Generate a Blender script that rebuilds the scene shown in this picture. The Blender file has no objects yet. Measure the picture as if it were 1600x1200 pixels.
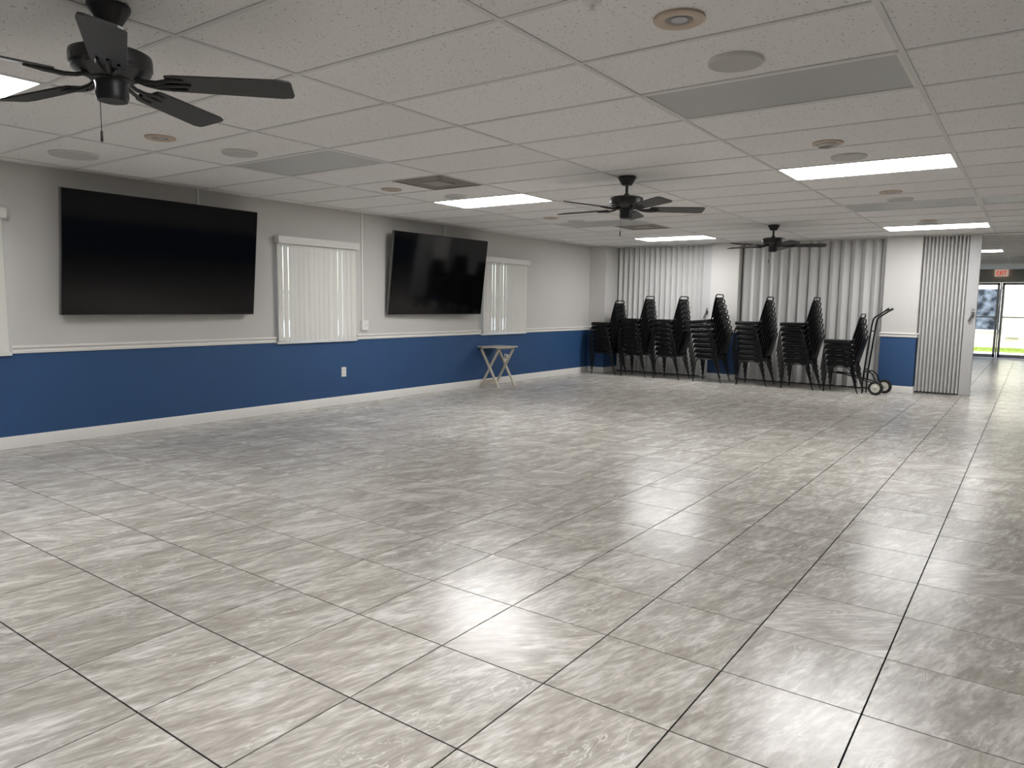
import bpy, math, random
from mathutils import Vector, Matrix
random.seed(7)
scene = bpy.context.scene
C = scene.collection
PI = math.pi

# ------------------------------------------------------------------ camera, world, exposure
cam_d = bpy.data.cameras.new('camera'); cam = bpy.data.objects.new('camera', cam_d); C.objects.link(cam)
cam_d.sensor_fit = 'HORIZONTAL'; cam_d.sensor_width = 36.0; cam_d.lens = 25.4536
cam_d.clip_start = 0.02; cam_d.clip_end = 300
CR = Vector((0.81164, 0.58399, 0.01386)); CU = Vector((-0.07519, 0.08091, 0.99388)); CF = Vector((-0.57930, 0.80772, -0.10958))
EYE = Vector((0, 0, 1.2502))
mw = Matrix((CR, CU, -CF)).transposed().to_4x4(); mw.translation = EYE
cam.matrix_world = mw
scene.camera = cam
scene.view_settings.view_transform = 'Standard'
scene.view_settings.look = 'None'
scene.view_settings.exposure = 0.38
scene.view_settings.gamma = 1.0
scene.view_settings.use_curve_mapping = False

SKY_STRENGTH = 0.65
PANEL_LIGHT = 18.5
PANEL_COLOR = (1.0, 0.997, 1.0)

world = bpy.data.worlds.new('world'); scene.world = world; world.use_nodes = True
wn = world.node_tree; wn.nodes.clear()
wo = wn.nodes.new('ShaderNodeOutputWorld'); bg = wn.nodes.new('ShaderNodeBackground'); sk = wn.nodes.new('ShaderNodeTexSky')
sk.sky_type = 'NISHITA'; sk.sun_disc = False; sk.sun_elevation = math.radians(55); sk.sun_rotation = math.radians(200); sk.dust_density = 2.5; sk.ozone_density = .6
bg.inputs['Strength'].default_value = SKY_STRENGTH
wn.links.new(sk.outputs[0], bg.inputs[0]); wn.links.new(bg.outputs[0], wo.inputs[0])

sun_d = bpy.data.lights.new('sun_offscreen', 'SUN'); sun_d.energy = 1.5; sun_d.color = (1.0, .96, .89); sun_d.angle = math.radians(.6)
sun = bpy.data.objects.new('sun_offscreen', sun_d); C.objects.link(sun)
sun.rotation_euler = Vector((-.55, .52, -.70)).to_track_quat('-Z', 'Y').to_euler()

# ------------------------------------------------------------------ dimensions
HT = 2.338                      # ceiling height
XL, XR = -6.831, 4.0            # left / right wall
YN, YP, YF = -4.0, 12.45, 23.2  # near wall, folding partition line, far wall
GX, GY = [-6.652 + 1.22183 * i for i in range(9)], 0.6096
GY0 = 2.9543                    # ceiling grid row k starts at GY0 + k*GY
TX0, TY0, TS = -0.3446, 1.9219, 0.4445   # floor tile grid

# ------------------------------------------------------------------ materials
def mat(name, col, rough=0.5, metal=0.0, spec=0.5, bump=None, var=None, emit=None, rnd=0.0, coat=0.0):
    m = bpy.data.materials.new(name); m.use_nodes = True
    nt = m.node_tree; b = nt.nodes['Principled BSDF']; L = nt.links
    b.inputs['Roughness'].default_value = rough; b.inputs['Metallic'].default_value = metal
    b.inputs['Specular IOR Level'].default_value = spec
    b.inputs['Base Color'].default_value = (*col, 1)
    b.inputs['Coat Weight'].default_value = coat
    if emit:
        b.inputs['Emission Color'].default_value = (*emit[0], 1); b.inputs['Emission Strength'].default_value = emit[1]
    tc = nt.nodes.new('ShaderNodeTexCoord')
    src = None
    if var:                                  # (scale, amount)
        n = nt.nodes.new('ShaderNodeTexNoise'); n.inputs['Scale'].default_value = var[0]; n.inputs['Detail'].default_value = 6
        L.new(tc.outputs['Object'], n.inputs['Vector'])
        mr = nt.nodes.new('ShaderNodeMapRange'); mr.inputs[1].default_value = .3; mr.inputs[2].default_value = .7
        mr.inputs[3].default_value = 1 - var[1]; mr.inputs[4].default_value = 1 + var[1]
        L.new(n.outputs['Fac'], mr.inputs[0]); src = mr.outputs[0]
    if rnd:
        oi = nt.nodes.new('ShaderNodeObjectInfo'); mr = nt.nodes.new('ShaderNodeMapRange')
        mr.inputs[3].default_value = 1 - rnd; mr.inputs[4].default_value = 1 + rnd
        L.new(oi.outputs['Random'], mr.inputs[0])
        if src:
            mu = nt.nodes.new('ShaderNodeMath'); mu.operation = 'MULTIPLY'; L.new(src, mu.inputs[0]); L.new(mr.outputs[0], mu.inputs[1]); src = mu.outputs[0]
        else: src = mr.outputs[0]
    if src:
        hs = nt.nodes.new('ShaderNodeHueSaturation'); hs.inputs['Color'].default_value = (*col, 1)
        L.new(src, hs.inputs['Value']); L.new(hs.outputs[0], b.inputs['Base Color'])
    if bump:                                 # (scale, strength)
        n = nt.nodes.new('ShaderNodeTexNoise'); n.inputs['Scale'].default_value = bump[0]; n.inputs['Detail'].default_value = 4
        L.new(tc.outputs['Object'], n.inputs['Vector'])
        bp = nt.nodes.new('ShaderNodeBump'); bp.inputs['Strength'].default_value = bump[1]; bp.inputs['Distance'].default_value = .01
        L.new(n.outputs['Fac'], bp.inputs['Height']); L.new(bp.outputs[0], b.inputs['Normal'])
    return m

M = {}
M['wall'] = mat('wall_paint_grey', (.57, .555, .53), .75, bump=(60, .06), var=(1.2, .02))
M['blue'] = mat('wall_paint_blue', (.023, .076, .195), .6, bump=(60, .06), var=(1.5, .05))
M['trim'] = mat('trim_white', (.78, .765, .73), .4)
M['bright'] = mat('drywall_white', (.82, .80, .74), .7)
M['olive'] = mat('far_wall_paint', (.58, .565, .47), .7)
M['tee'] = mat('grid_tee_white', (.70, .69, .675), .5)
M['slab'] = mat('plenum_dark', (.02, .02, .02), .9)
M['grout'] = mat('grout_dark', (.006, .005, .005), .9, spec=.1)
M['black'] = mat('fan_black', (.012, .012, .013), .38, bump=(200, .05))
M['blade'] = mat('fan_blade_black', (.022, .021, .021), .42, bump=(90, .05), var=(25, .15))
M['screen'] = mat('tv_screen', (.003, .003, .0035), .07, spec=.45)
M['bezel'] = mat('tv_bezel', (.008, .008, .008), .3)
M['bezeledge'] = mat('tv_edge_grey', (.16, .16, .16), .35, metal=.6)
M['vinyl'] = mat('chair_vinyl_black', (.003, .003, .0035), .42, spec=.22, bump=(350, .12))
M['tube'] = mat('chair_tube_black', (.003, .003, .0035), .3, spec=.3)
M['cart'] = mat('cart_tube_black', (.004, .004, .0045), .3, spec=.35)
M['rubber'] = mat('wheel_rubber', (.012, .012, .012), .7)
M['hub'] = mat('wheel_hub_white', (.62, .60, .54), .45)
M['steel'] = mat('latch_metal', (.34, .34, .34), .28, metal=.9)
M['fold'] = mat('partition_vinyl', (.62, .615, .60), .55, bump=(250, .05), rnd=.03)
M['foldend'] = mat('partition_post', (.50, .495, .49), .5, bump=(250, .05))
M['vane'] = mat('blind_vane', (.74, .73, .68), .5, rnd=.02)
M['valance'] = mat('blind_valance', (.70, .69, .65), .45)
M['speaker'] = mat('speaker_grille', (.56, .55, .53), .7, bump=(900, .3))
M['speakerring'] = mat('speaker_ring', (.72, .71, .68), .5)
M['can'] = mat('downlight_trim_tan', (.56, .46, .37), .5)
M['canin'] = mat('downlight_inside', (.20, .19, .18), .35, metal=.4)
M['bulb'] = mat('downlight_bulb', (.55, .55, .58), .25)
M['vent'] = mat('return_vent_tan', (.27, .24, .21), .6, bump=(700, .4), var=(3, .12))
M['ventc'] = mat('return_vent_centre', (.40, .37, .32), .5)
M['offpanel'] = mat('diffuser_unlit', (.47, .475, .47), .35, bump=(500, .15))
M['litpanel'] = mat('diffuser_lit', (.9, .9, .9), .4, emit=(PANEL_COLOR, PANEL_LIGHT))
M['traywood'] = mat('tray_wood_cream', (.58, .52, .42), .5, var=(9, .12))
M['traytop'] = mat('tray_top_grey', (.40, .38, .35), .45, var=(18, .25))
M['plate'] = mat('outlet_plastic', (.80, .79, .75), .4)
M['slot'] = mat('outlet_slot', (.03, .03, .03), .6)
M['alu'] = mat('door_aluminium', (.50, .50, .48), .35, metal=.5)
M['exitbody'] = mat('exit_body', (.85, .74, .62), .5, emit=((1, .75, .6), .25))
M['exitred'] = mat('exit_letters', (.75, .03, .02), .5, emit=((1, .05, .03), .25))
M['siding'] = mat('siding_cream', (.78, .70, .58), .6, rnd=.03)
M['signboard'] = mat('board_cream', (.82, .76, .58), .6)
M['signedge'] = mat('board_edge', (.80, .80, .78), .6)
M['concrete'] = mat('concrete_pale', (.62, .61, .58), .8, var=(2, .06))
M['grassm'] = mat('grass_green', (.28, .36, .06), .8, var=(6, .3))
M['shrub'] = mat('planter_dark', (.06, .07, .05), .8, var=(10, .3))
M['chain'] = mat('pull_chain_metal', (.05, .05, .05), .35, metal=.7)

def m_ceiling_tile():
    m = bpy.data.materials.new('acoustic_tile'); m.use_nodes = True; nt = m.node_tree; L = nt.links; b = nt.nodes['Principled BSDF']
    b.inputs['Roughness'].default_value = .9; b.inputs['Specular IOR Level'].default_value = .2
    geo = nt.nodes.new('ShaderNodeNewGeometry'); oi = nt.nodes.new('ShaderNodeObjectInfo')
    n = nt.nodes.new('ShaderNodeTexNoise'); n.inputs['Scale'].default_value = 75; n.inputs['Detail'].default_value = 2; n.inputs['Roughness'].default_value = .6
    L.new(geo.outputs['Position'], n.inputs['Vector'])
    r = nt.nodes.new('ShaderNodeValToRGB'); r.color_ramp.elements[0].position = .30; r.color_ramp.elements[0].color = (.40, .385, .37, 1)
    r.color_ramp.elements[1].position = .36; r.color_ramp.elements[1].color = (.86, .85, .835, 1)
    L.new(n.outputs['Fac'], r.inputs[0])
    n2 = nt.nodes.new('ShaderNodeTexNoise'); n2.inputs['Scale'].default_value = 260; L.new(geo.outputs['Position'], n2.inputs['Vector'])
    mr = nt.nodes.new('ShaderNodeMapRange'); mr.inputs[1].default_value = .3; mr.inputs[2].default_value = .7; mr.inputs[3].default_value = .94; mr.inputs[4].default_value = 1.05
    L.new(n2.outputs['Fac'], mr.inputs[0])
    mr2 = nt.nodes.new('ShaderNodeMapRange'); mr2.inputs[3].default_value = .96; mr2.inputs[4].default_value = 1.03; L.new(oi.outputs['Random'], mr2.inputs[0])
    mu = nt.nodes.new('ShaderNodeMath'); mu.operation = 'MULTIPLY'; L.new(mr.outputs[0], mu.inputs[0]); L.new(mr2.outputs[0], mu.inputs[1])
    hs = nt.nodes.new('ShaderNodeHueSaturation'); L.new(r.outputs[0], hs.inputs['Color']); L.new(mu.outputs[0], hs.inputs['Value'])
    L.new(hs.outputs[0], b.inputs['Base Color'])
    bp = nt.nodes.new('ShaderNodeBump'); bp.inputs['Strength'].default_value = .35; bp.inputs['Distance'].default_value = .003
    L.new(n2.outputs['Fac'], bp.inputs['Height']); L.new(bp.outputs[0], b.inputs['Normal'])
    return m
M['ctile'] = m_ceiling_tile()

def m_floor_tile():
    m = bpy.data.materials.new('veined_porcelain'); m.use_nodes = True; nt = m.node_tree; L = nt.links; b = nt.nodes['Principled BSDF']
    N = nt.nodes.new
    geo = N('ShaderNodeNewGeometry')
    # cell id of the tile (the print differs from tile to tile)
    sub = N('ShaderNodeVectorMath'); sub.operation = 'SUBTRACT'; sub.inputs[1].default_value = (TX0, TY0, 0); L.new(geo.outputs['Position'], sub.inputs[0])
    div = N('ShaderNodeVectorMath'); div.operation = 'DIVIDE'; div.inputs[1].default_value = (TS, TS, 1000); L.new(sub.outputs[0], div.inputs[0])
    flo = N('ShaderNodeVectorMath'); flo.operation = 'FLOOR'; L.new(div.outputs[0], flo.inputs[0])
    wn_ = N('ShaderNodeTexWhiteNoise'); wn_.noise_dimensions = '2D'; L.new(flo.outputs[0], wn_.inputs['Vector'])
    off = N('ShaderNodeVectorMath'); off.operation = 'SCALE'; off.inputs['Scale'].default_value = 40; L.new(wn_.outputs['Color'], off.inputs[0])
    rot = N('ShaderNodeVectorRotate'); rot.rotation_type = 'Z_AXIS'; L.new(geo.outputs['Position'], rot.inputs['Vector'])
    # a few tiles are laid turned
    gt = N('ShaderNodeMath'); gt.operation = 'GREATER_THAN'; gt.inputs[1].default_value = .88; L.new(wn_.outputs['Value'], gt.inputs[0])
    ma = N('ShaderNodeMath'); ma.operation = 'MULTIPLY_ADD'; ma.inputs[1].default_value = .55; ma.inputs[2].default_value = .27; L.new(gt.outputs[0], ma.inputs[0]); L.new(ma.outputs[0], rot.inputs['Angle'])
    add = N('ShaderNodeVectorMath'); add.operation = 'ADD'; L.new(rot.outputs[0], add.inputs[0]); L.new(off.outputs[0], add.inputs[1])
    st = N('ShaderNodeVectorMath'); st.operation = 'MULTIPLY'; st.inputs[1].default_value = (10.0, 3.0, 1); L.new(add.outputs[0], st.inputs[0])
    n1 = N('ShaderNodeTexNoise'); n1.inputs['Scale'].default_value = 1.0; n1.inputs['Detail'].default_value = 9; n1.inputs['Roughness'].default_value = .68; n1.inputs['Distortion'].default_value = .75
    L.new(st.outputs[0], n1.inputs['Vector'])
    r1 = N('ShaderNodeValToRGB'); e = r1.color_ramp.elements
    e[0].position = .30; e[0].color = (.325, .297, .26, 1); e[1].position = .72; e[1].color = (.71, .687, .645, 1)
    k = e.new(.50); k.color = (.45, .42, .378, 1)
    L.new(n1.outputs['Fac'], r1.inputs[0])
    sf = N('ShaderNodeVectorMath'); sf.operation = 'MULTIPLY'; sf.inputs[1].default_value = (60, 12, 1); L.new(add.outputs[0], sf.inputs[0])
    nf = N('ShaderNodeTexNoise'); nf.inputs['Scale'].default_value = 1.0; nf.inputs['Detail'].default_value = 5; nf.inputs['Distortion'].default_value = .5; L.new(sf.outputs[0], nf.inputs['Vector'])
    mf = N('ShaderNodeMapRange'); mf.inputs[1].default_value = .3; mf.inputs[2].default_value = .7; mf.inputs[3].default_value = -.115; mf.inputs[4].default_value = .115; L.new(nf.outputs['Fac'], mf.inputs[0])
    af = N('ShaderNodeMath'); af.operation = 'ADD'; L.new(n1.outputs['Fac'], af.inputs[0]); L.new(mf.outputs[0], af.inputs[1]); L.new(af.outputs[0], r1.inputs[0])
    # thin pale veins
    st2 = N('ShaderNodeVectorMath'); st2.operation = 'MULTIPLY'; st2.inputs[1].default_value = (11, 3.2, 1); L.new(add.outputs[0], st2.inputs[0])
    n2 = N('ShaderNodeTexNoise'); n2.inputs['Scale'].default_value = 1.0; n2.inputs['Detail'].default_value = 5; n2.inputs['Distortion'].default_value = 1.6; L.new(st2.outputs[0], n2.inputs['Vector'])
    s5 = N('ShaderNodeMath'); s5.operation = 'SUBTRACT'; s5.inputs[1].default_value = .5; L.new(n2.outputs['Fac'], s5.inputs[0])
    ab = N('ShaderNodeMath'); ab.operation = 'ABSOLUTE'; L.new(s5.outputs[0], ab.inputs[0])
    r2 = N('ShaderNodeValToRGB'); r2.color_ramp.elements[0].position = 0; r2.color_ramp.elements[0].color = (1, 1, 1, 1); r2.color_ramp.elements[1].position = .016; r2.color_ramp.elements[1].color = (0, 0, 0, 1)
    L.new(ab.outputs[0], r2.inputs[0])
    n3 = N('ShaderNodeTexNoise'); n3.inputs['Scale'].default_value = 3.0; L.new(add.outputs[0], n3.inputs['Vector'])
    r3 = N('ShaderNodeMapRange'); r3.inputs[1].default_value = .45; r3.inputs[2].default_value = .65; r3.inputs[4].default_value = .75; L.new(n3.outputs['Fac'], r3.inputs[0])
    vm = N('ShaderNodeMath'); vm.operation = 'MULTIPLY'; L.new(r2.outputs[0], vm.inputs[0]); L.new(r3.outputs[0], vm.inputs[1])
    mix = N('ShaderNodeMix'); mix.data_type = 'RGBA'; mix.inputs['B'].default_value = (.80, .785, .75, 1); L.new(vm.outputs[0], mix.inputs['Factor']); L.new(r1.outputs[0], mix.inputs['A'])
    # per tile tone
    mr = N('ShaderNodeMapRange'); mr.inputs[3].default_value = .93; mr.inputs[4].default_value = 1.06; L.new(wn_.outputs['Value'], mr.inputs[0])
    hs = N('ShaderNodeHueSaturation'); L.new(mix.outputs['Result'], hs.inputs['Color']); L.new(mr.outputs[0], hs.inputs['Value'])
    L.new(hs.outputs[0], b.inputs['Base Color'])
    rr = N('ShaderNodeMapRange'); rr.inputs[3].default_value = .18; rr.inputs[4].default_value = .29; L.new(n1.outputs['Fac'], rr.inputs[0]); L.new(rr.outputs[0], b.inputs['Roughness'])
    b.inputs['Specular IOR Level'].default_value = .42
    bp = N('ShaderNodeBump'); bp.inputs['Strength'].default_value = .06; bp.inputs['Distance'].default_value = .004; L.new(n1.outputs['Fac'], bp.inputs['Height']); L.new(bp.outputs[0], b.inputs['Normal'])
    return m
M['ftile'] = m_floor_tile()

def m_glass():
    m = bpy.data.materials.new('window_glass'); m.use_nodes = True; nt = m.node_tree; nt.nodes.clear()
    o = nt.nodes.new('ShaderNodeOutputMaterial'); t = nt.nodes.new('ShaderNodeBsdfTransparent'); g = nt.nodes.new('ShaderNodeBsdfGlossy'); g.inputs['Roughness'].default_value = .02
    lw = nt.nodes.new('ShaderNodeLayerWeight'); lw.inputs[0].default_value = .5; pw = nt.nodes.new('ShaderNodeMath'); pw.operation = 'POWER'; pw.inputs[1].default_value = 5; nt.links.new(lw.outputs['Facing'], pw.inputs[0])
    fr = nt.nodes.new('ShaderNodeMath'); fr.operation = 'MULTIPLY_ADD'; fr.inputs[1].default_value = .96; fr.inputs[2].default_value = .04; nt.links.new(pw.outputs[0], fr.inputs[0]); mx = nt.nodes.new('ShaderNodeMixShader')
    t.inputs[0].default_value = (.93, .95, .94, 1)
    nt.links.new(fr.outputs[0], mx.inputs[0]); nt.links.new(t.outputs[0], mx.inputs[1]); nt.links.new(g.outputs[0], mx.inputs[2]); nt.links.new(mx.outputs[0], o.inputs[0])
    return m
M['glass'] = m_glass()

def m_shopwindow():
    m = bpy.data.materials.new('dark_shop_window'); m.use_nodes = True; nt = m.node_tree; L = nt.links; b = nt.nodes['Principled BSDF']
    tc = nt.nodes.new('ShaderNodeTexCoord'); v = nt.nodes.new('ShaderNodeTexNoise'); v.inputs['Scale'].default_value = 5; v.inputs['Detail'].default_value = 5; L.new(tc.outputs['Object'], v.inputs['Vector'])
    r = nt.nodes.new('ShaderNodeValToRGB'); e = r.color_ramp.elements; e[0].position = .4; e[0].color = (.015, .018, .025, 1); e[1].position = .72; e[1].color = (.20, .23, .27, 1)
    L.new(v.outputs['Fac'], r.inputs[0]); L.new(r.outputs[0], b.inputs['Base Color']); b.inputs['Roughness'].default_value = .2
    return m
M['shop'] = m_shopwindow()

# ------------------------------------------------------------------ mesh helpers
class MB:
    def __init__(s): s.v = []; s.f = []; s.m = []; s.mi = 0
    def face(s, idx): s.f.append(tuple(idx)); s.m.append(s.mi)
    def box(s, x0, x1, y0, y1, z0, z1, mtx=None):
        n = len(s.v); p = [Vector((x, y, z)) for z in (z0, z1) for y in (y0, y1) for x in (x0, x1)]
        if mtx is not None: p = [mtx @ q for q in p]
        s.v += [tuple(q) for q in p]
        for q in ((0, 2, 3, 1), (4, 5, 7, 6), (0, 1, 5, 4), (2, 6, 7, 3), (0, 4, 6, 2), (1, 3, 7, 5)): s.face([n + i for i in q])
        return s
    def rings(s, rs, closed_caps=True):
        n = len(s.v); k = len(rs[0])
        for r in rs: s.v += [tuple(p) for p in r]
        for a in range(len(rs) - 1):
            for i in range(k):
                j = (i + 1) % k; s.face((n + a * k + i, n + a * k + j, n + (a + 1) * k + j, n + (a + 1) * k + i))
        if closed_caps:
            s.face([n + i for i in reversed(range(k))]); s.face([n + (len(rs) - 1) * k + i for i in range(k)])
        return s
    def tube(s, pts, rad, n=8):
        pts = [Vector(p) for p in pts]; rad = rad if isinstance(rad, (list, tuple)) else [rad] * len(pts)
        rs = []; up = None
        for i, p in enumerate(pts):
            d = ((pts[i + 1] - p).normalized() if i < len(pts) - 1 else Vector((0, 0, 0))) + ((p - pts[i - 1]).normalized() if i > 0 else Vector((0, 0, 0)))
            d.normalize()
            if up is None: up = Vector((0, 0, 1)) if abs(d.z) < .9 else Vector((1, 0, 0))
            a = d.cross(up).normalized(); b = a.cross(d).normalized(); up = b
            rs.append([p + (a * math.cos(2 * PI * k / n) + b * math.sin(2 * PI * k / n)) * rad[i] for k in range(n)])
        return s.rings(rs)
    def lathe(s, prof, n=24, c=(0, 0, 0), mtx=None, caps=True):
        rs = []
        for r, z in prof:
            ring = [Vector((r * math.cos(2 * PI * k / n), r * math.sin(2 * PI * k / n), z)) for k in range(n)]
            if mtx is not None: ring = [mtx @ q for q in ring]
            rs.append([q + Vector(c) for q in ring])
        return s.rings(rs, caps)
    def build(s, name, mats, parent=None, smooth=None, bevel=0):
        me = bpy.data.meshes.new(name); me.from_pydata(s.v, [], s.f)
        mats = mats if isinstance(mats, (list, tuple)) else [mats]
        for m in mats: me.materials.append(m)
        for p, mi in zip(me.polygons, s.m): p.material_index = mi
        import bmesh
        bm = bmesh.new(); bm.from_mesh(me); bmesh.ops.recalc_face_normals(bm, faces=bm.faces)
        if bevel: bmesh.ops.bevel(bm, geom=list(bm.edges), offset=bevel, segments=2, affect='EDGES', profile=.6)
        bm.to_mesh(me); bm.free()
        if smooth:
            for p in me.polygons: p.use_smooth = True
            me.set_sharp_from_angle(angle=math.radians(smooth))
        o = bpy.data.objects.new(name, me); C.objects.link(o)
        if parent is not None: o.parent = parent
        return o

def link_copy(o, name, parent, loc=(0, 0, 0)):
    c = bpy.data.objects.new(name, o.data if hasattr(o, 'data') else o); C.objects.link(c); c.parent = parent; c.location = loc
    return c
def empty(name, loc=(0, 0, 0), rz=0):
    o = bpy.data.objects.new(name, None); C.objects.link(o); o.location = loc; o.rotation_euler = (0, 0, rz); o.empty_display_size = .1
    return o
def tag(o, label=None, cat=None, group=None, kind=None):
    if label: o['label'] = label
    if cat: o['category'] = cat
    if group: o['group'] = group
    if kind: o['kind'] = kind
    return o
def struct(o, label, cat): return tag(o, label, cat, kind='structure')
def rrect(w, d, r, n=5):
    p = []
    for cx, cy, a0 in ((w / 2 - r, d / 2 - r, 0), (-w / 2 + r, d / 2 - r, PI / 2), (-w / 2 + r, -d / 2 + r, PI), (w / 2 - r, -d / 2 + r, 1.5 * PI)):
        for i in range(n + 1):
            a = a0 + PI / 2 * i / n; p.append((cx + r * math.cos(a), cy + r * math.sin(a)))
    return p
def arc(p0, p1, p2, n=5):       # quadratic bend
    p0, p1, p2 = Vector(p0), Vector(p1), Vector(p2)
    return [p0 * (1 - t) ** 2 + p1 * 2 * t * (1 - t) + p2 * t * t for t in [i / n for i in range(n + 1)]]
def project(p):
    d = Vector(p) - EYE; z = d.dot(CF)
    if z < .05: return None
    return 800 + 1131.27 * d.dot(CR) / z, 600 - 1131.27 * d.dot(CU) / z, z

# ------------------------------------------------------------------ floor
floor = MB().box(XL - .1, XR + .1, YN - .1, YF + .15, -.12, -.004).build('floor', M['grout'])
struct(floor, 'grey veined porcelain tile floor with thin dark grout joints', 'floor')
g = .0028
proto = MB().box(-TS / 2 + g, TS / 2 - g, -TS / 2 + g, TS / 2 - g, -.0045, 0).build('floor_tile', M['ftile'], floor)
cells = []
for i in range(-16, 12):
    for j in range(-15, 50):
        x0, y0 = TX0 + i * TS, TY0 + j * TS
        x0c, x1c, y0c, y1c = max(x0, XL), min(x0 + TS, XR), max(y0, YN), min(y0 + TS, YF)
        if x1c - x0c < .02 or y1c - y0c < .02: continue
        best = 0
        p = project((x0 + TS / 2, y0 + TS / 2, 0))
        if p and -150 < p[0] < 1750 and 0 < p[1] < 1330: best = 1e6 / p[2] ** 3
        full = (x1c - x0c > TS - 1e-4) and (y1c - y0c > TS - 1e-4)
        cells.append((best, x0c, x1c, y0c, y1c, full))
cells.sort(key=lambda c: -c[0])
first = True; rest = MB()
for n, (b, x0, x1, y0, y1, full) in enumerate(cells):
    if n < 300 and b > 0:
        if full:
            loc = ((x0 + x1) / 2, (y0 + y1) / 2, 0)
            if first: proto.location = loc; first = False
            else: link_copy(proto, 'floor_tile', floor, loc)
        else: MB().box(x0 + g, x1 - g, y0 + g, y1 - g, -.0045, 0).build('floor_tile', M['ftile'], floor)
    else: rest.box(x0 + g, x1 - g, y0 + g, y1 - g, -.0045, 0)
tag(rest.build('floor_tile_field', M['ftile'], floor), kind='stuff')

# ------------------------------------------------------------------ ceiling grid
YC1 = 20.2      # the tile ceiling stops here, plain drywall beyond
ceiling = MB().box(XL - .15, XR + .15, YN - .15, YF + .2, HT + .05, HT + .2).build('ceiling', M['slab'])
struct(ceiling, 'white suspended ceiling of two by four acoustic tiles', 'ceiling')
MB().box(XL, XR, YC1, YF, HT - .002, HT + .05).build('drywall_strip', M['bright'], ceiling)
TW = .012
cols = [(XL, GX[0])] + [(GX[i], GX[i + 1]) for i in range(8)] + [(GX[8], XR)]
krange = range(-11, 29)
lit = {(2, -3), (2, 5), (2, 13), (5, -3), (5, 5), (5, 13), (5, 21)}
unlit = {(2, 1), (2, 9), (5, 1), (5, 9), (6, 9), (8, -3), (8, 5)}
vents = {(2, 3), (2, 10)}
track_k = 15                     # the folding partition track crosses this row
tproto = {}; crest = MB()
for ci, (x0, x1) in enumerate(cols):
    for k in krange:
        y0, y1 = max(YN, GY0 + k * GY), min(YC1, GY0 + (k + 1) * GY)
        if y1 - y0 < .02 or (ci, k) in lit or (ci, k) in unlit: continue
        spans = [(x0, x1)]
        if (ci, k) in vents: spans = [(x0, x1 - .6096)]
        for (a, b) in spans:
            vis = (b < 1.0 and y1 > .8 and (y0 < 12.6 or a > -2))
            key = (round(b - a, 3), round(y1 - y0, 3))
            bx = (-(b - a) / 2 + .001, (b - a) / 2 - .001, -(y1 - y0) / 2 + .001, (y1 - y0) / 2 - .001, 0, .018)
            cx, cy = (a + b) / 2, (y0 + y1) / 2
            if vis:
                z = HT + .004 + random.random() * .0025
                if key in tproto: link_copy(tproto[key], 'ceiling_tile', ceiling, (cx, cy, z))
                else:
                    o = MB().box(*bx).build('ceiling_tile', M['ctile'], ceiling); o.location = (cx, cy, z); tproto[key] = o
            else: crest.box(bx[0] + cx, bx[1] + cx, bx[2] + cy, bx[3] + cy, HT + .005, HT + .02)
tag(crest.build('ceiling_tile_field', M['ctile'], ceiling), kind='stuff')
for x in GX: MB().box(x - TW, x + TW, YN, YC1, HT, HT + .03).build('main_tee', M['tee'], ceiling)
for k in list(krange) + [29]:
    y = GY0 + k * GY
    if YN < y < YC1: MB().box(XL, XR, y - TW, y + TW, HT + .0006, HT + .028).build('cross_tee', M['tee'], ceiling)
for (ci, k) in vents:
    x = cols[ci][1] - .6096; MB().box(x - TW, x + TW, GY0 + k * GY, GY0 + (k + 1) * GY, HT + .0003, HT + .028).build('cross_tee', M['tee'], ceiling)
MB().box(XL, XL + .02, YN, YC1, HT - .0005, HT + .03).build('wall_angle', M['tee'], ceiling)
MB().box(XL, XR, YP - .05, YP + .05, HT - .012, HT).build('partition_track', M['trim'], ceiling)

# ------------------------------------------------------------------ walls
RAIL0, RAIL1 = .787, .851
wins = [(1.25, 2.43), (5.01, 6.18), (8.69, 9.87)]     # blinds, the openings sit 6 cm inside
W0, W1 = .80, 1.90
w = MB()
w.mi = 1; w.box(XL - .15, XL, YN - .1, YF + .1, -.1, W0)
w.mi = 0; w.box(XL - .15, XL, YN - .1, YF + .1, W1, HT + .06)
ys = [YN - .1] + [v for a, b in wins for v in (a + .10, b - .06)] + [YF + .1]
for i in range(0, len(ys), 2): w.box(XL - .15, XL, ys[i], ys[i + 1], W0, W1)
struct(w.build('wall_left', [M['wall'], M['blue']]), 'long wall with grey paint over a navy blue wainscot', 'wall')
w = MB(); w.mi = 1; w.box(XR, XR + .15, YN - .1, YF + .1, -.1, .8); w.mi = 0; w.box(XR, XR + .15, YN - .1, YF + .1, .8, HT + .06)
struct(w.build('wall_right', [M['wall'], M['blue']]), 'wall opposite the televisions, grey over blue', 'wall')
w = MB(); w.mi = 1; w.box(XL - .1, XR + .1, YN - .15, YN, -.1, .8); w.mi = 0; w.box(XL - .1, XR + .1, YN - .15, YN, .8, HT + .06)
struct(w.build('wall_near', [M['wall'], M['blue']]), 'end wall facing the folding partitions, grey over blue', 'wall')
DX0, DX1, DZ = -1.76, .24, 2.05            # far double door opening
w = MB(); w.box(XL - .1, DX0, YF, YF + .15, -.1, HT + .06); w.box(DX1, XR + .1, YF, YF + .15, -.1, HT + .06); w.box(DX0, DX1, YF, YF + .15, DZ, HT + .06)
struct(w.build('wall_far', M['olive']), 'far end wall with glass double doors', 'wall')

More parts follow.
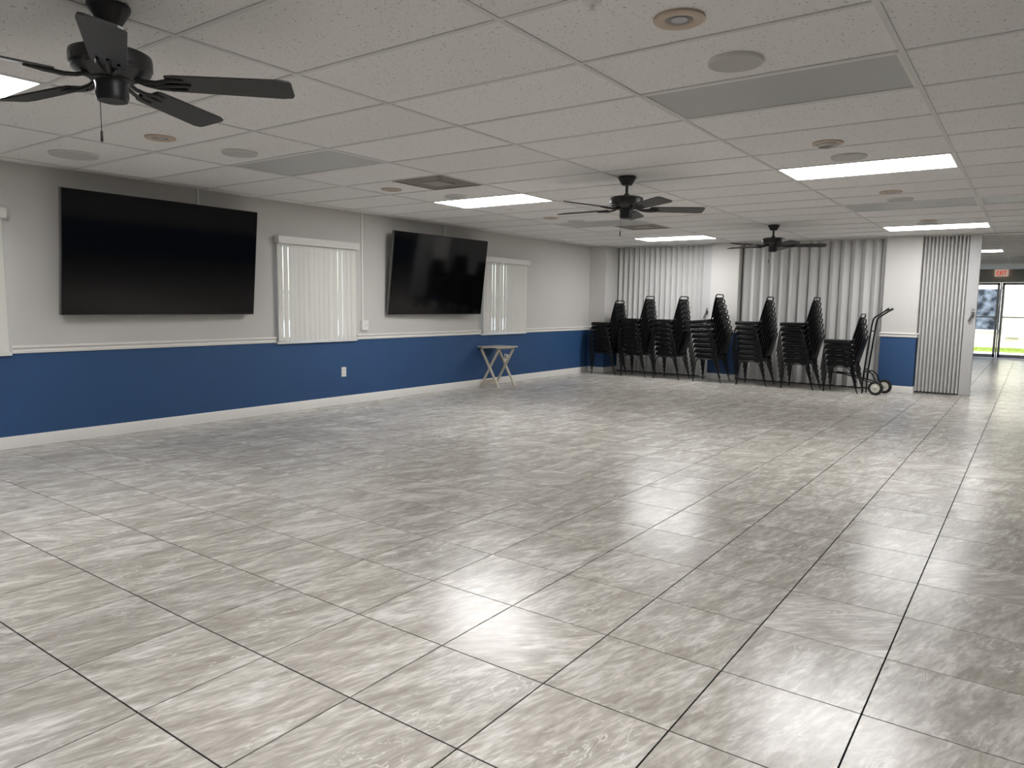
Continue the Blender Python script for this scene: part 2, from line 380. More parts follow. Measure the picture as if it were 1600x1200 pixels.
def prof_run(name, prof, p0, p1, out, mat_, label=None, cat=None, parent=None):
    """extrude a (offset, z) profile from p0 to p1; out = outward direction"""
    mb = MB(); out = Vector(out)
    mb.rings([[Vector((p[0], p[1], 0)) + out * d + Vector((0, 0, z)) for d, z in prof] for p in (p0, p1)])
    o = mb.build(name, mat_, parent, smooth=30)
    if label: struct(o, label, cat)
    return o
BASE = [(0, 0), (.014, 0), (.014, .078), (.009, .092), (.006, .1), (0, .1)]
RAIL = [(0, RAIL0), (.012, RAIL0), (.016, RAIL0 + .008), (.016, RAIL0 + .022), (.010, RAIL0 + .030), (.018, RAIL0 + .040), (.028, RAIL0 + .048), (.028, RAIL0 + .058), (.022, RAIL1), (0, RAIL1)]
YS = 11.97                                  # front of the corner stub
prof_run('baseboard_left', BASE, (XL, YN), (XL, YS), (1, 0, 0), M['trim'], 'white baseboard along the wall with televisions', 'baseboard')
rl = [YN, wins[0][0] - .01, wins[0][1] + .005, wins[1][0] - .005, wins[1][1] + .005, wins[2][0] - .005, wins[2][1] + .005, YS]
rn = ['white chair rail from the near end wall to first blind', 'white chair rail under the large flat television', 'white chair rail under the tilted flat television', 'white chair rail from the last blind to the room corner']
for i in range(4): prof_run('trim_%d' % (i + 1), RAIL, (XL, rl[2 * i]), (XL, rl[2 * i + 1]), (1, 0, 0), M['trim'], rn[i], 'trim')

# pillars between the folding partitions
def pillar(name, x0, x1, y0, label, rail_dz, n):
    w = MB(); w.mi = 1; w.box(x0, x1, y0, 12.6, -.1, .80 + rail_dz); w.mi = 0; w.box(x0, x1, y0, 12.6, .80 + rail_dz, HT + .06)
    o = w.build(name, [M['wall'], M['blue']]); struct(o, label, 'pillar')
    R = [(d, z + rail_dz) for d, z in RAIL]
    prof_run('baseboard', BASE, (x0, y0), (x1, y0), (0, -1, 0), M['trim'], parent=o)
    prof_run('chair_rail', R, (x0 - .015, y0), (x1 + .015, y0), (0, -1, 0), M['trim'], parent=o)
    prof_run('baseboard', BASE, (x1, y0 - .014), (x1, 12.6), (1, 0, 0), M['trim'], parent=o)
    prof_run('chair_rail', R, (x1, y0 - .028), (x1, 12.6), (1, 0, 0), M['trim'], parent=o)
    return o
pillar('wall_corner_stub', XL - .05, -6.49, YS, 'short grey and blue wall return in the room corner', 0, 1)
pillar('wall_pillar_middle', -4.61, -4.13, 12.3, 'grey pillar between the two stretched folding partitions', .03, 2)
pillar('wall_pillar_end', -1.896, -1.418, 12.3, 'grey and blue pillar between hand truck and bunched partition', .05, 3)

# ------------------------------------------------------------------ windows and blinds
win_lab = ['window behind the blind closest to the near end wall', 'window behind the blind between both televisions', 'window behind the blind past the tilted television']
gaps = [{}, {1: .003, 2: .005, 3: -.0045, 7: -.0045, 11: -.004, 12: .001, 13: -.001}, {3: .001, 4: .004, 6: -.005, 7: .004, 8: -.004}]
blind_lab = ['white vertical blind between the largest television and the near end wall', 'white vertical blind between the two televisions', 'white vertical blind partly hidden behind the tilted television']
for n, (a, b) in enumerate(wins):
    y0, y1 = a + .10, b - .06; xw = XL - .12
    f = MB()
    for (p, q, r_, s_) in ((y0, y0 + .04, W0, W1), (y1 - .04, y1, W0, W1), (y0, y1, W0, W0 + .04), (y0, y1, W1 - .04, W1), (y0, y1, (W0 + W1) / 2 - .02, (W0 + W1) / 2 + .02)): f.box(xw - .02, xw + .02, p, q, r_, s_)
    f = f.build('window_%d' % (n + 1), M['trim']); struct(f, win_lab[n], 'window')
    MB().box(xw - .003, xw + .003, y0 + .03, y1 - .03, W0 + .03, W1 - .03).build('pane', M['glass'], f)
    MB().box(XL - .14, XL + .03, a, b, .772, .80).build('window_sill', M['trim'], f, bevel=.004)
    t = empty('vertical_blind', (XL, a, .80)); tag(t, blind_lab[n], 'blind')
    va = MB(); L_ = b - a
    va.box(.079, .085, 0, L_, 1.08, 1.16); va.box(0, .079, 0, .006, 1.08, 1.16); va.box(0, .079, L_ - .006, L_, 1.08, 1.16); va.box(0, .079, .006, L_ - .006, 1.154, 1.16)
    va.build('valance', M['valance'], t)
    MB().box(.025, .06, .02, L_ - .02, 1.11, 1.145).build('headrail', M['valance'], t)
    nv = 16; s0, s1 = .010, L_ - .030; pt = (s1 - s0) / nv
    for i in range(nv):
        l = s0 + i * pt; r_ = l + pt
        l += gaps[n].get(i, -.012) / 2; r_ -= gaps[n].get(i + 1, -.012) / 2
        mid = (l + r_) / 2; hw = (r_ - l) / 2
        ang = math.radians(-5); cs = []
        for q in (-1, -.5, 0, .5, 1):
            cs.append((.043 + q * hw * math.sin(ang) + .004 * (1 - q * q), mid + q * hw))
        ring = lambda z: [(x, y, z) for x, y in cs] + [(x - .0015, y, z) for x, y in reversed(cs)]
        MB().rings([ring(.004), ring(1.115)]).build('vane', M['vane'], t, smooth=40)
    MB().tube([(.07, .035, 1.09), (.072, .03, .34)], .004, 6).build('wand', M['valance'], t)

# ------------------------------------------------------------------ televisions
def television(cy, zb, yaw, tilt, W, H, xb, label):
    t = empty('television', (xb, cy, zb)); tag(t, label, 'television')
    mt = Matrix.Rotation(-yaw, 4, 'Z') @ Matrix.Rotation(tilt, 4, 'Y')
    body = MB().box(-.04, -.002, -W / 2, W / 2, 0, H, mt); body.build('bezel', M['bezel'], t, bevel=.002)
    ed = MB()
    for q in ((-W / 2 - .003, -W / 2, 0, H), (W / 2, W / 2 + .003, 0, H), (-W / 2 - .003, W / 2 + .003, -.003, 0)): ed.box(-.04, -.006, *q, mt)
    ed.build('edge_trim', M['bezeledge'], t)
    MB().box(-.004, 0, -W / 2 + .008, W / 2 - .008, .012, H - .008, mt).build('screen', M['screen'], t)
    MB().box(-.065, -.04, -W * .35, W * .35, .10, H * .55, mt).build('rear_housing', M['bezel'], t, bevel=.006)
    br = MB(); wx = XL - xb + .001
    br.box(wx, wx + .02, -.3, .3, H * .3, H * .75)
    for s in (-.25, .25): br.box(wx + .02, -.02 + H * .5 * math.tan(tilt), s - .02, s + .02, H * .45, H * .55)
    br.build('wall_bracket', M['bezel'], t)
television(3.723, 1.107, -.013, .104, 1.886, 1.059, -6.72, 'largest black flat television, hung between the first two window blinds')
television(7.583, 1.097, .044, .122, 1.823, 1.066, -6.72, 'black flat television leaning out from the wall above the tray table')

def conduit(y, z0, label):
    t = empty('cable_raceway', (XL, y, z0)); tag(t, label, 'raceway')
    MB().box(0, .014, -.011, .011, 0, HT - z0).build('channel', M['plate'], t, bevel=.003)
    return t
conduit(4.128, 2.03, 'white cable raceway from ceiling to the largest television')
c2 = conduit(6.287, 1.02, 'long white cable raceway running down to a wall jack box')
MB().box(0, .035, -.03, .075, -.12, .0).build('jack_box', M['plate'], c2, bevel=.005)
MB().box(.034, .037, .03, .04, -.065, -.055).build('jack', M['slot'], c2)
conduit(7.837, 2.03, 'white cable raceway from ceiling to the leaning television')
for y, z, lab, plug in ((5.979, .397, 'white wall outlet on the blue wainscot below the middle blind', 0), (9.33, .40, 'white wall outlet with plug behind the folding tray table', 1)):
    t = empty('wall_outlet', (XL, y, z)); tag(t, lab, 'outlet')
    MB().box(0, .006, -.036, .036, -.058, .058).build('cover_plate', M['plate'], t, bevel=.002)
    for s in (-.022, .022):
        MB().box(.005, .009, -.017, .017, s - .014, s + .014).build('receptacle', M['plate'], t, bevel=.001)
        if not plug:
            MB().box(.0085, .0095, -.008, -.005, s - .006, s + .006).box(.0085, .0095, .005, .008, s - .006, s + .006).build('slot', M['slot'], t)
    if plug: MB().box(.006, .05, -.02, .02, -.01, .05).build('plug', M['plate'], t, bevel=.004)

# ------------------------------------------------------------------ ceiling fixtures
lit_lab = {(2, -3): 'lit ceiling light panel beside the fan over the largest television', (2, 5): 'lit ceiling light panel next to the square vent between the televisions', (2, 13): 'lit ceiling light panel before the pillar between stretched partitions',
           (5, -3): 'lit ceiling light panel between the tan downlight and near end wall', (5, 5): 'lit ceiling light panel between two unlit panels over the open aisle', (5, 13): 'lit ceiling light panel in front of the bunched partition',
           (5, 21): 'lit ceiling light panel in the hall beyond the partition', }
un_lab = {(2, 1): 'unlit grey ceiling light panel above the largest television', (2, 9): 'unlit grey ceiling light panel sharing an edge with a vent', (5, 1): 'wide unlit grey ceiling light panel next to a tan downlight and speaker',
          (5, 9): 'unlit grey ceiling light panel between two lit ones over the aisle', (6, 9): 'unlit glossy ceiling light panel beside the wide grid runner', (8, -3): 'unlit ceiling light panel near the opposite wall, toward the near end', (8, 5): 'unlit ceiling light panel near the opposite wall, toward the partitions'}
for (ci, k) in sorted(lit | unlit):
    x0, x1 = cols[ci]; y0, y1 = GY0 + k * GY, GY0 + (k + 1) * GY; on = (ci, k) in lit
    t = empty('ceiling_light_offscreen' if (ci, k) == (5, -3) else 'ceiling_light', ((x0 + x1) / 2, (y0 + y1) / 2, HT)); tag(t, (lit_lab if on else un_lab)[(ci, k)], 'ceiling light', 'lit ceiling light panels' if on else 'unlit ceiling light panels')
    hx, hy = (x1 - x0) / 2 - TW, (y1 - y0) / 2 - TW
    fr = MB(); b_ = .014
    for q in ((-hx, -hx + b_, -hy, hy), (hx - b_, hx, -hy, hy), (-hx, hx, -hy, -hy + b_), (-hx, hx, hy - b_, hy)): fr.box(*q, .001, .02)
    fr.build('frame', M['trim'], t)
    MB().box(-hx + b_, hx - b_, -hy + b_, hy - b_, .005, .009).build('diffuser', M['litpanel'] if on else M['offpanel'], t)
for (ci, k), lab in (((2, 3), 'tan square return vent in ceiling beside the lit panel'), ((2, 10), 'tan square return vent in ceiling touching an unlit panel')):
    x1 = cols[ci][1]; t = empty('ceiling_vent', (x1 - .3048, GY0 + (k + .5) * GY, HT)); tag(t, lab, 'vent')
    h = .3048 - TW
    MB().box(-h, h, -h, h, .002, .012).build('vent_plate', M['vent'], t)
    fr = MB()
    for q in ((-h, -h + .02, -h, h), (h - .02, h, -h, h), (-h, h, -h, -h + .02), (-h, h, h - .02, h)): fr.box(*q, -.002, .003)
    fr.build('vent_frame', M['vent'], t)
    MB().box(-.11, .11, -.11, .11, -.006, .002).build('centre_plate', M['ventc'], t, bevel=.003)
    for s in range(5): MB().box(-.2, .2, -.26 + s * .02 - .004 + .0, -.26 + s * .02 + .004, -.001, .003).build('louvre', M['ventc'], t)

spk = [(-6.041, 2.65, .17, 'large round ceiling speaker close to the wall and largest television'), (-4.881, 3.30, .125, 'round ceiling speaker beside the unlit panel above the largest television'), (-1.1685, 3.3045, .12, 'round ceiling speaker between tan downlight and wide unlit panel'),
       (-1.175, 5.755, .12, 'round ceiling speaker touching the lit panel over the aisle'), (-1.172, 8.2055, .12, 'round ceiling speaker touching the unlit panel over the aisle'), (-4.9, 5.808, .12, 'round ceiling speaker between the square vent and lit panel'), (-4.9465, 8.30, .12, 'round ceiling speaker beside the unlit panel joined to a vent'), (-1.2, 10.66, .12, 'round ceiling speaker beside the lit panel before the bunched partition')]
for x, y, r, lab in spk:
    t = empty('ceiling_speaker', (x, y, HT)); tag(t, lab, 'speaker', 'round ceiling speakers')
    MB().lathe([(r - .006, .006), (r, .006), (r, -.008), (r - .003, -.012), (r - .006, -.012)], 40, caps=False).build('rim', M['speakerring'], t, smooth=30)
    MB().lathe([(r - .006, .004), (r - .006, -.0115), (r * .5, -.0125), (.004, -.0128)], 40).build('grille', M['speaker'], t, smooth=30)
cans = [(-4.9155, 2.7135, 'tan recessed downlight beside the fan over the largest television', 0), (-1.1875, 2.718, 'tan recessed downlight with bulb next to the wide unlit panel', 0), (-1.2, 5.224, 'tan recessed downlight with its trim ring hanging loose', 1), (-5.1635, 5.1455, 'tan recessed downlight beside the square vent', 0),
        (-5.0675, 7.856, 'tan recessed downlight above the leaning television', 0), (-1.18, 7.675, 'tan recessed downlight over the aisle before the narrow unlit panel', 0), (-1.15, 10.30, 'tan recessed downlight before the last lit panel', 1)]
for x, y, lab, loose in cans:
    t = empty('downlight', (x, y, HT)); tag(t, lab, 'downlight', 'recessed downlights')
    o = MB().lathe([(.055, .004), (.098, .006), (.098, -.003), (.090, -.007), (.060, -.006), (.052, .0)], 36, caps=False)
    o.build('trim_ring', M['can'], t, smooth=40)
    MB().lathe([(.052, .0), (.050, .003), (.004, .0045)], 28).build('reflector', M['canin'], t, smooth=40)
    MB().lathe([(.030, .003), (.032, -.002), (.022, -.007), (.004, -.009)], 20).build('bulb', M['bulb'], t, smooth=60)
    if loose:
        MB().lathe([(.056, -.006), (.060, -.008), (.060, -.022), (.056, -.024), (.056, -.006)], 28, caps=False).build('loose_ring', M['plate'], t, smooth=40)
for x, y, lab in ((-1.384, 2.392, 'small white sprinkler head by the tan downlight with bulb'), (-5.05, 6.95, 'small white sprinkler head behind the lit panel near vent')):
    t = empty('sprinkler', (x, y, HT)); tag(t, lab, 'sprinkler')
    MB().lathe([(.035, .006), (.036, -.004), (.018, -.010), (.010, -.012)], 20).build('escutcheon', M['plate'], t, smooth=40)
    MB().lathe([(.007, -.010), (.007, -.028), (.016, -.030), (.016, -.033)], 12).build('deflector', M['plate'], t, smooth=40)

# ------------------------------------------------------------------ ceiling fans
def ceiling_fan(x, y, a0, label):
    t = empty('ceiling_fan', (x, y, HT)); tag(t, label, 'ceiling fan', 'black five blade ceiling fans')
    MB().lathe([(.074, 0), (.076, -.008), (.072, -.018), (.050, -.056), (.042, -.068), (.020, -.070)], 32).build('canopy', M['black'], t, smooth=40)
    MB().lathe([(.0125, -.068), (.0125, -.135), (.023, -.140), (.023, -.165)], 16).build('downrod', M['black'], t, smooth=40)
    MB().lathe([(.03, -.163), (.125, -.168), (.140, -.176), (.143, -.190), (.143, -.222), (.136, -.230), (.136, -.236), (.125, -.244), (.085, -.262), (.075, -.268)], 40).build('motor_housing', M['black'], t, smooth=35)
    MB().lathe([(.07, -.264), (.076, -.270), (.06, -.276), (.056, -.290), (.058, -.326), (.052, -.345), (.03, -.351)], 32).build('switch_housing', M['black'], t, smooth=35)
    for b in range(5):
        a = math.radians(a0 + 72 * b); zb = -.268
        mt = Matrix.Rotation(a, 4, 'Z') @ Matrix.Translation((0, 0, zb)) @ Matrix.Rotation(math.radians(-12), 4, 'X')
        out = [(.20, -.052), (.23, -.058), (.62, -.070), (.655, -.062), (.663, -.045), (.663, .045), (.655, .062), (.62, .070), (.23, .058), (.20, .052)]
        bl = MB(); bl.rings([[mt @ Vector((p, q, z)) for p, q in out] for z in (-.003, .004)])
        bo = bl.build('blade', M['blade'], t)
        br = MB()
        for s in (-1, 1): br.tube([mt @ Vector(p) for p in ((.075, s * .010, .012), (.12, s * .012, -.004), (.165, s * .020, -.010), (.215, s * .036, -.007), (.265, s * .034, -.006))], [.008, .008, .008, .007, .005], 6)
        br.tube([mt @ Vector(p) for p in ((.16, 0, -.009), (.22, 0, -.008), (.285, 0, -.006))], [.009, .009, .005], 6)
        br.build('blade_bracket', M['black'], bo, smooth=50)
    cx, cy = -.047 * .79, -.047 * .6
    ch = MB().tube([(cx, cy, -.335), (cx, cy, -.455)], .0014, 5); o = ch.build('pull_chain', M['chain'], t)
    MB().lathe([(.0015, -.450), (.0045, -.458), (.005, -.490), (.002, -.495)], 10, c=(cx, cy, 0)).build('chain_fob', M['black'], o, smooth=40)
ceiling_fan(-2.9, 1.42, 44, 'black ceiling fan nearest the largest television, hung by lit panel')
ceiling_fan(-2.905, 5.69, 36, 'black ceiling fan in the room centre, middle of three in line')
ceiling_fan(-2.9, 9.95, 22, 'black ceiling fan in front of the folding partitions')

# ------------------------------------------------------------------ folding partitions
def fold_partition(x0, x1, nf, depth, y, label, post=None, latch=None):
    t = empty('folding_partition', (x0, y, 0)); tag(t, label, 'partition', 'grey accordion partitions')
    L_ = (x1 if post is None else post[0]) - x0; p = L_ / nf / 2
    th = .004; z0, z1 = .03, HT - .014
    for i in range(2 * nf):
        a = Vector((i * p, -depth / 2 if i % 2 else depth / 2, 0)); b = Vector(((i + 1) * p, depth / 2 if i % 2 else -depth / 2, 0))
        nrm = Vector((b.y - a.y, a.x - b.x, 0)).normalized() * th
        m_ = (a + b) / 2 + nrm * 1.2
        ring = lambda z: [q + Vector((0, 0, z)) for q in (a, m_, b, b - nrm * 2, a - nrm * 2)]
        MB().rings([ring(z0), ring(z1)]).build('fold_panel', M['fold'], t)
    MB().box(0, x1 - x0, -.015, .015, .008, .03).build('bottom_sweep', M['slot'], t)
    if post:
        MB().box(post[0] - x0, post[1] - x0, -.035, .035, .015, z1).build('end_post', M['foldend'], t, bevel=.004)
    if latch:
        lx, lz = latch[0] - x0, latch[1]; ly = -.036
        la = MB().box(lx - .02, lx + .02, ly - .006, ly + .001, lz - .015, lz + .07).build('latch', M['steel'], t, bevel=.002)
        MB().tube([(lx, ly - .002, lz + .03), (lx, ly - .035, lz + .03)], .010, 10).tube([(lx + .004, ly - .032, lz + .036), (lx - .045, ly - .036, lz - .075)], [.010, .013], 8).build('lever', M['steel'], la, smooth=40)
        ring = [(lx + .02 + .018 * math.cos(q * PI / 6), ly - .03, lz + .03 + .022 * math.sin(q * PI / 6)) for q in range(12)]
        MB().tube(ring, .003, 5).build('lock_loop', M['slot'], la, smooth=40)
        MB().box(lx - .018, lx + .018, ly - .003, ly, lz + .085, lz + .1).build('name_plate', M['steel'], la)
fold_partition(-6.49, -4.61, 16, .08, 12.45, 'grey accordion partition stretched between the corner and the middle pillar', post=(-4.80, -4.61), latch=(-4.70, 1.13))
fold_partition(-4.13, -1.896, 14, .10, 12.45, 'grey accordion partition stretched between the two pillars', post=(-1.96, -1.896), latch=(-1.915, 1.19))
fold_partition(-1.418, -.69, 12, .085, 12.45, 'grey accordion partition pushed open and bunched against the end pillar', post=(-.835, -.69), latch=(-.735, 1.17))

# ------------------------------------------------------------------ stacking chairs
def chair_proto():
    P = {}
    def pad(w, d, h, r, e):
        rs = []
        for s, z in ((e, 0), (0, e * .6), (0, h - e), (e * .35, h - e * .35), (e, h)): rs.append([(x, y, z) for x, y in rrect(w - 2 * s, d - 2 * s, r - s * .5)])
        return rs
    s = MB(); s.rings([[(x - .0425, y, z + .400) for x, y, z in rg] for rg in pad(.395, .37, .0566, .055, .013)])
    P['seat'] = s.build('seat', M['vinyl'], smooth=50)
    def bk(s_, z): return (.165 + s_ * .0 + (z - .44) * .255, s_, z)
    # back cushion: outline in the leaning back plane
    nrm = Vector((1, 0, -.255)).normalized(); rs = []
    outl = [(-.172, .50), (-.176, .62), (-.172, .74), (-.165, .79), (-.14, .806), (.14, .806), (.165, .79), (.172, .74), (.176, .62), (.172, .50), (.15, .475), (-.15, .475)]
    for sc, off in ((.94, -.017), (1, -.009), (1, .006), (.95, .011)):
        rs.append([Vector(bk(y * sc, .64 + (z - .64) * sc)) + nrm * off for y, z in outl])
    P['backrest'] = MB().rings(rs).build('backrest', M['vinyl'], smooth=50)
    path = [(.02, -.175, .392), (.10, -.177, .395)] + arc((.10, -.177, .395), (.155, -.178, .40), bk(-.179, .46)) + [bk(-.181, .62), bk(-.178, .74)] + arc(bk(-.176, .80), bk(-.172, .849), bk(-.125, .851), 4)
    path += [(x, -y, z) for x, y, z in reversed([tuple(p) for p in path])]
    P['back_frame'] = MB().tube(path, .010, 8).build('back_frame', M['tube'], smooth=60)
    fr = MB()
    for yy in (-.175, .175): fr.tube([(-.20, yy, .385), (.09, yy, .385)], .008, 6)
    for xx in (-.19, .08): fr.tube([(xx, -.19, .385), (xx, .19, .385)], .008, 6)
    P['seat_frame'] = fr.build('seat_frame', M['tube'], smooth=60)
    for sgn, nm in ((-1, 'a'), (1, 'b')):
        q = lambda x, y, z: (x, sgn * y, z)
        pf = [q(-.06, .202, .388)] + arc(q(-.14, .202, .388), q(-.205, .202, .386), q(-.213, .204, .31)) + [q(-.24, .224, .0)]
        P['leg_f' + nm] = MB().tube(pf, [.0095] * 7 + [.009], 8).build('leg', M['tube'], smooth=60)
        pr = [q(-.06, .202, .388)] + arc(q(.04, .202, .388), q(.095, .202, .386), q(.122, .204, .32)) + [q(.24, .224, .0)]
        P['leg_r' + nm] = MB().tube(pr, [.008] * 7 + [.008], 8).build('leg', M['tube'], smooth=60)
    return P
PR = chair_proto()
ordn = ['lowest', 'second from the floor', 'third from the floor', 'fourth from the floor', 'fifth from the floor', 'sixth from the floor', 'seventh from the floor', 'eighth from the floor']
stacks = [(-6.31, 7, .013, 0, 'stack at the room corner'), (-5.71, 8, .012, 0, 'second stack from the room corner'), (-5.08, 8, .012, -1, 'third stack from the room corner'), (-4.36, 8, .0112, 0, 'leaning stack before the middle pillar'),
          (-3.625, 8, .013, 0, 'second stack from the hand truck'), (-2.915, 8, .013, -1, 'stack beside the short one'), (-2.29, 5, .013, 0, 'short stack on the hand truck')]
used = False
for si, (sx, n, sh, rz, where) in enumerate(stacks):
    for k in range(n):
        lv = 'topmost' if k == n - 1 else ordn[k].replace(' from the floor', ' from floor')
        t = empty('stacking_chair', (sx - sh * k, 11.86 + random.uniform(-.0008, .0008) * (k > 0), .081 * k), math.radians(rz))
        if 'leaning' in where:      # each chair of this stack tips a little further forward on the one below
            step = Matrix.Translation((-sh, 0, .0838)) @ Matrix.Rotation(math.radians(-.8), 4, 'Y')
            m_ = Matrix.Translation((sx, 11.86, 0))
            for _ in range(k): m_ = m_ @ step
            t.location = m_.translation; t.rotation_euler = m_.to_euler()
        tag(t, 'black stacking chair, %s in the %s' % (lv, where), 'chair', 'stacked black chairs along the partitions')
        for key in ('seat', 'backrest', 'back_frame', 'seat_frame', 'leg_fa', 'leg_fb', 'leg_ra', 'leg_rb'):
            nm = 'leg' if key.startswith('leg') else key
            if not used: PR[key].parent = t
            else: link_copy(PR[key], nm, t)
        used = True

# ------------------------------------------------------------------ hand truck
t = empty('hand_truck', (-1.785, 11.80, 0), math.radians(-9)); tag(t, 'black tubular chair hand truck with two white hubbed wheels', 'hand truck')
for s, wy in ((-1, -.175), (1, .205)):
    yy = s * .085
    path = [(-.205, yy, .20), (-.20, yy, .36), (-.135, yy, 1.03)] + arc((-.125, yy, 1.08), (-.12, yy, 1.125), (-.075, yy, 1.15)) + [(.06, yy, 1.245)]
    MB().tube(path, .012, 10).build('upright', M['cart'], t, smooth=50)
    MB().tube([(.045, yy, 1.2345), (.085, yy, 1.262)], .0165, 10).build('grip', M['rubber'], t, smooth=50)
    MB().tube([(-.66, yy, .285), (-.50, yy, .275), (-.06, yy, .17), (.0, yy, .105)], .010, 8).build('fork', M['cart'], t, smooth=50)
    MB().tube([(-.22, yy, .32)] + arc((-.16, yy, .335), (-.115, yy, .335), (-.08, yy, .29), 4) + [(.0, yy, .115)], .010, 8).build('brace', M['cart'], t, smooth=50)
    MB().tube([(-.21, yy, .30), (-.215, yy, .0)], .010, 8).build('stand', M['cart'], t, smooth=50)
    mt = Matrix.Rotation(PI / 2, 4, 'X'); r0 = .105
    wl = MB().lathe([(.066, .018), (.085, .022), (.10, .016), (r0, .006), (r0, -.006), (.10, -.016), (.085, -.022), (.066, -.018), (.066, .018)], 32, c=(0, wy, r0), mtx=mt, caps=False).build('wheel', M['rubber'], t, smooth=40)
    MB().lathe([(.066, .0175), (.050, .014), (.030, .018), (.022, .024), (.012, .026), (.012, -.026), (.022, -.024), (.030, -.018), (.050, -.014), (.066, -.0175)], 28, c=(0, wy, r0), mtx=mt).build('wheel_hub', M['hub'], wl, smooth=40)
    MB().lathe([(.011, .029), (.011, -.029)], 12, c=(0, wy, r0), mtx=mt).build('axle_cap', M['steel'], wl)
MB().tube([(0, -.20, .105), (0, .225, .105)], .009, 8).build('axle', M['steel'], t)
MB().tube([(-.20, -.085, .36), (-.20, .085, .36)], .010, 8).tube([(-.145, -.085, .93), (-.145, .085, .93)], .010, 8).build('crossbar', M['cart'], t, smooth=50)

# ------------------------------------------------------------------ tray table
t = empty('tray_table', (-6.60, 8.82, 0), math.radians(-3)); tag(t, 'cream wooden folding tray table with crossed legs against the wall', 'tray table')
tp = MB(); o_ = rrect(.40, .52, .03)
tp.rings([[(x, y, z) for x, y in o_] for z in (.598, .612)])
tp = tp.build('tray_top', M['traywood'], t)
i_ = rrect(.34, .46, .02); MB().rings([[(x, y, z) for x, y in i_] for z in (.608, .614)]).build('top_inlay', M['traytop'], tp)
MB().box(-.16, -.135, -.2, .2, .575, .598).build('cleat', M['traywood'], t); MB().box(.135, .16, -.2, .2, .575, .598).build('cleat', M['traywood'], t)
def bar(p0, p1, wx, wy):
    p0, p1 = Vector(p0), Vector(p1); mb = MB()
    mb.rings([[p + Vector((a * wx, b * wy, 0)) for a, b in ((-1, -1), (1, -1), (1, 1), (-1, 1))] for p in (p0, p1)])
    return mb
for s, (ya, yb) in ((0, (-.195, -.175)), (1, (.195, .175))):
    bar((.185, ya, 0), (-.165, ya, .575), .018, .011).build('leg', M['traywood'], t)
    bar((-.185, yb, 0), (.165, yb, .575), .018, .011).build('leg', M['traywood'], t)
MB().box(-.163, -.143, -.17, .17, .05, .085).build('stretcher', M['traywood'], t)

# ------------------------------------------------------------------ far doors, exit sign
leaves = [('door_1', DX0 + .05, -.805, 'left'), ('door_2', -.755, DX1 - .05, 'right')]
fr = MB()
fr.box(DX0, DX0 + .05, YF - .03, YF + .1, 0, DZ); fr.box(DX1 - .05, DX1, YF - .03, YF + .1, 0, DZ); fr.box(DX0, DX1, YF - .03, YF + .1, DZ - .05, DZ)
fr.box(-.795, -.765, YF - .01, YF + .06, 0, DZ - .05)
struct(fr.build('trim_5', M['alu']), 'aluminium frame around the glass double doors', 'door frame')
for nm, a, b, side in leaves:
    d = MB(); y0, y1 = YF, YF + .045; zt = DZ - .055
    d.box(a, a + .055, y0, y1, .01, zt); d.box(b - .055, b, y0, y1, .01, zt); d.box(a, b, y0, y1, .01, .10); d.box(a, b, y0, y1, zt - .06, zt)
    d = d.build(nm, M['alu'])
    struct(d, 'glass door leaf ' + ('in front of the blank cream board' if side == 'right' else 'showing the dark shop window behind it'), 'door')
    MB().box(a + .05, b - .05, YF + .018, YF + .026, .09, zt - .05).build('pane', M['glass'], d)
    MB().box(a, b, YF - .045, YF - .015, 1.07, 1.10).build('push_bar', M['alu'], d)
    hx = b - .03 if side == 'left' else a + .03
    MB().box(hx - .025, hx + .025, YF - .05, YF + .0, 1.15, 1.27).build('lock', M['alu'], d); MB().box(hx - .02, hx + .02, YF - .06, YF, .86, 1.07).build('pull_handle', M['alu'], d)
t = empty('exit_sign', (-.80, YF - .05, 2.155)); tag(t, 'red lettered EXIT sign above the glass double doors', 'sign')
MB().box(-.15, .15, -.03, .05, 0, .175).build('housing', M['exitbody'], t, bevel=.004)
lt = MB(); h0, h1 = .03, .145
def vb(x, w_=.016, a=h0, b=h1): lt.box(x, x + w_, -.036, -.030, a, b)
vb(-.105);
for z in (h0, (h0 + h1) / 2 - .008, h1 - .016): lt.box(-.105, -.06, -.036, -.030, z, z + .016)
for s in (-1, 1):
    ang = math.atan2(.05 * s, h1 - h0); lt.box(-.008, .008, -.036, -.030, -(h1 - h0) / 2 * 1.08, (h1 - h0) / 2 * 1.08, Matrix.Translation((-.018, 0, (h0 + h1) / 2)) @ Matrix.Rotation(ang, 4, 'Y'))
vb(.022); vb(.072); lt.box(.052, .11, -.036, -.030, h1 - .016, h1)
lt.build('exit_letters', M['exitred'], t)

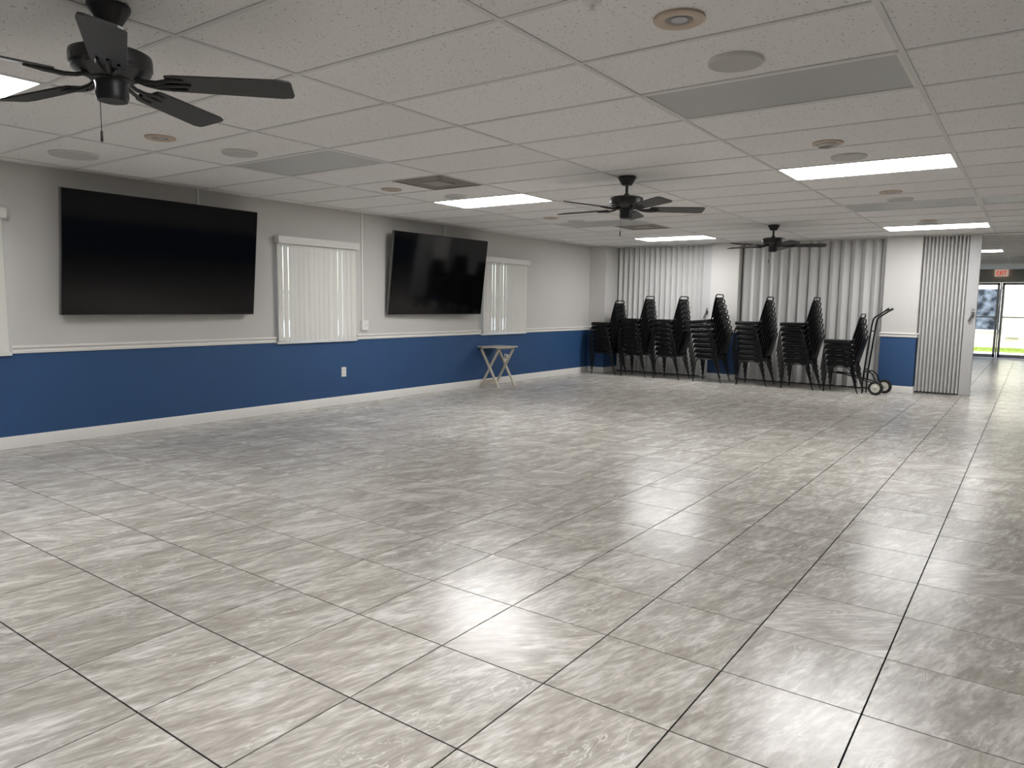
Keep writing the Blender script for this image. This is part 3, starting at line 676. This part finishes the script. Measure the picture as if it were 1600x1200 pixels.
# ------------------------------------------------------------------ outside
gd = MB(); gd.box(-40, 40, YF + .15, 60, -.25, -.02); gd.box(-40, XL - .15, -40, YF + .15, -.25, -.02); gd.box(XR + .15, 40, -40, YF + .15, -.25, -.02)
struct(gd.build('ground', M['concrete']), 'pale concrete ground outside the glass doors', 'ground')
YB = 29.6
gr = MB()
for i in range(2600):
    x, y = random.uniform(-1.6, 1.2), random.uniform(27.1, 29.2); h = random.uniform(.03, .09); a = random.uniform(0, PI); dx, dy = .012 * math.cos(a), .012 * math.sin(a); n = len(gr.v)
    gr.v += [(x - dx, y - dy, -.02), (x + dx, y + dy, -.02), (x + random.uniform(-.03, .03), y + random.uniform(-.03, .03), h)]; gr.face((n, n + 1, n + 2))
gr.box(-1.6, 1.2, 27.0, 29.3, -.02, .012)
tag(gr.build('lawn_grass', M['grassm']), 'yellow green grass strip outside before the siding wall', 'grass', kind='stuff')
b = empty('building', (0, YB, 0)); tag(b, 'cream sided building seen through the glass doors', 'building')
MB().box(-5, 5, .03, .3, -.02, 4.2).build('wall_core', M['siding'], b)
sp = None
for i in range(28):
    if sp is None:
        mt = Matrix.Rotation(math.radians(6), 4, 'X'); sp = MB().box(-5, 5, -.006, .012, -.075, .075, mt).build('siding_board', M['siding'], b); sp.location = (0, .015, .1)
    else: link_copy(sp, 'siding_board', b, (0, .015, .1 + .146 * i))
MB().box(-2.3, -.98, -.06, -.01, .62, 1.98).build('shop_window', M['shop'], b)
MB().box(-2.4, -.92, -.05, -.0, 1.98, 2.06).box(-2.4, -.92, -.05, 0, .54, .62).box(-.98, -.92, -.05, 0, .54, 2.06).build('window_trim', M['signedge'], b)
bd = empty('panel_board', (-.58, YB - .1, 0)); tag(bd, 'tall blank cream board standing before the siding outside', 'board')
MB().box(-.29, .27, -.03, .0, .38, 1.93).build('board_face', M['signboard'], bd)
MB().box(.27, .35, -.035, .005, .38, 1.93).box(-.29, .35, -.035, .005, 1.93, 1.98).build('board_edging', M['signedge'], bd)
MB().box(-.25, -.2, -.02, .02, -.02, .38).box(.2, .25, -.02, .02, -.02, .38).build('board_leg', M['signedge'], bd)
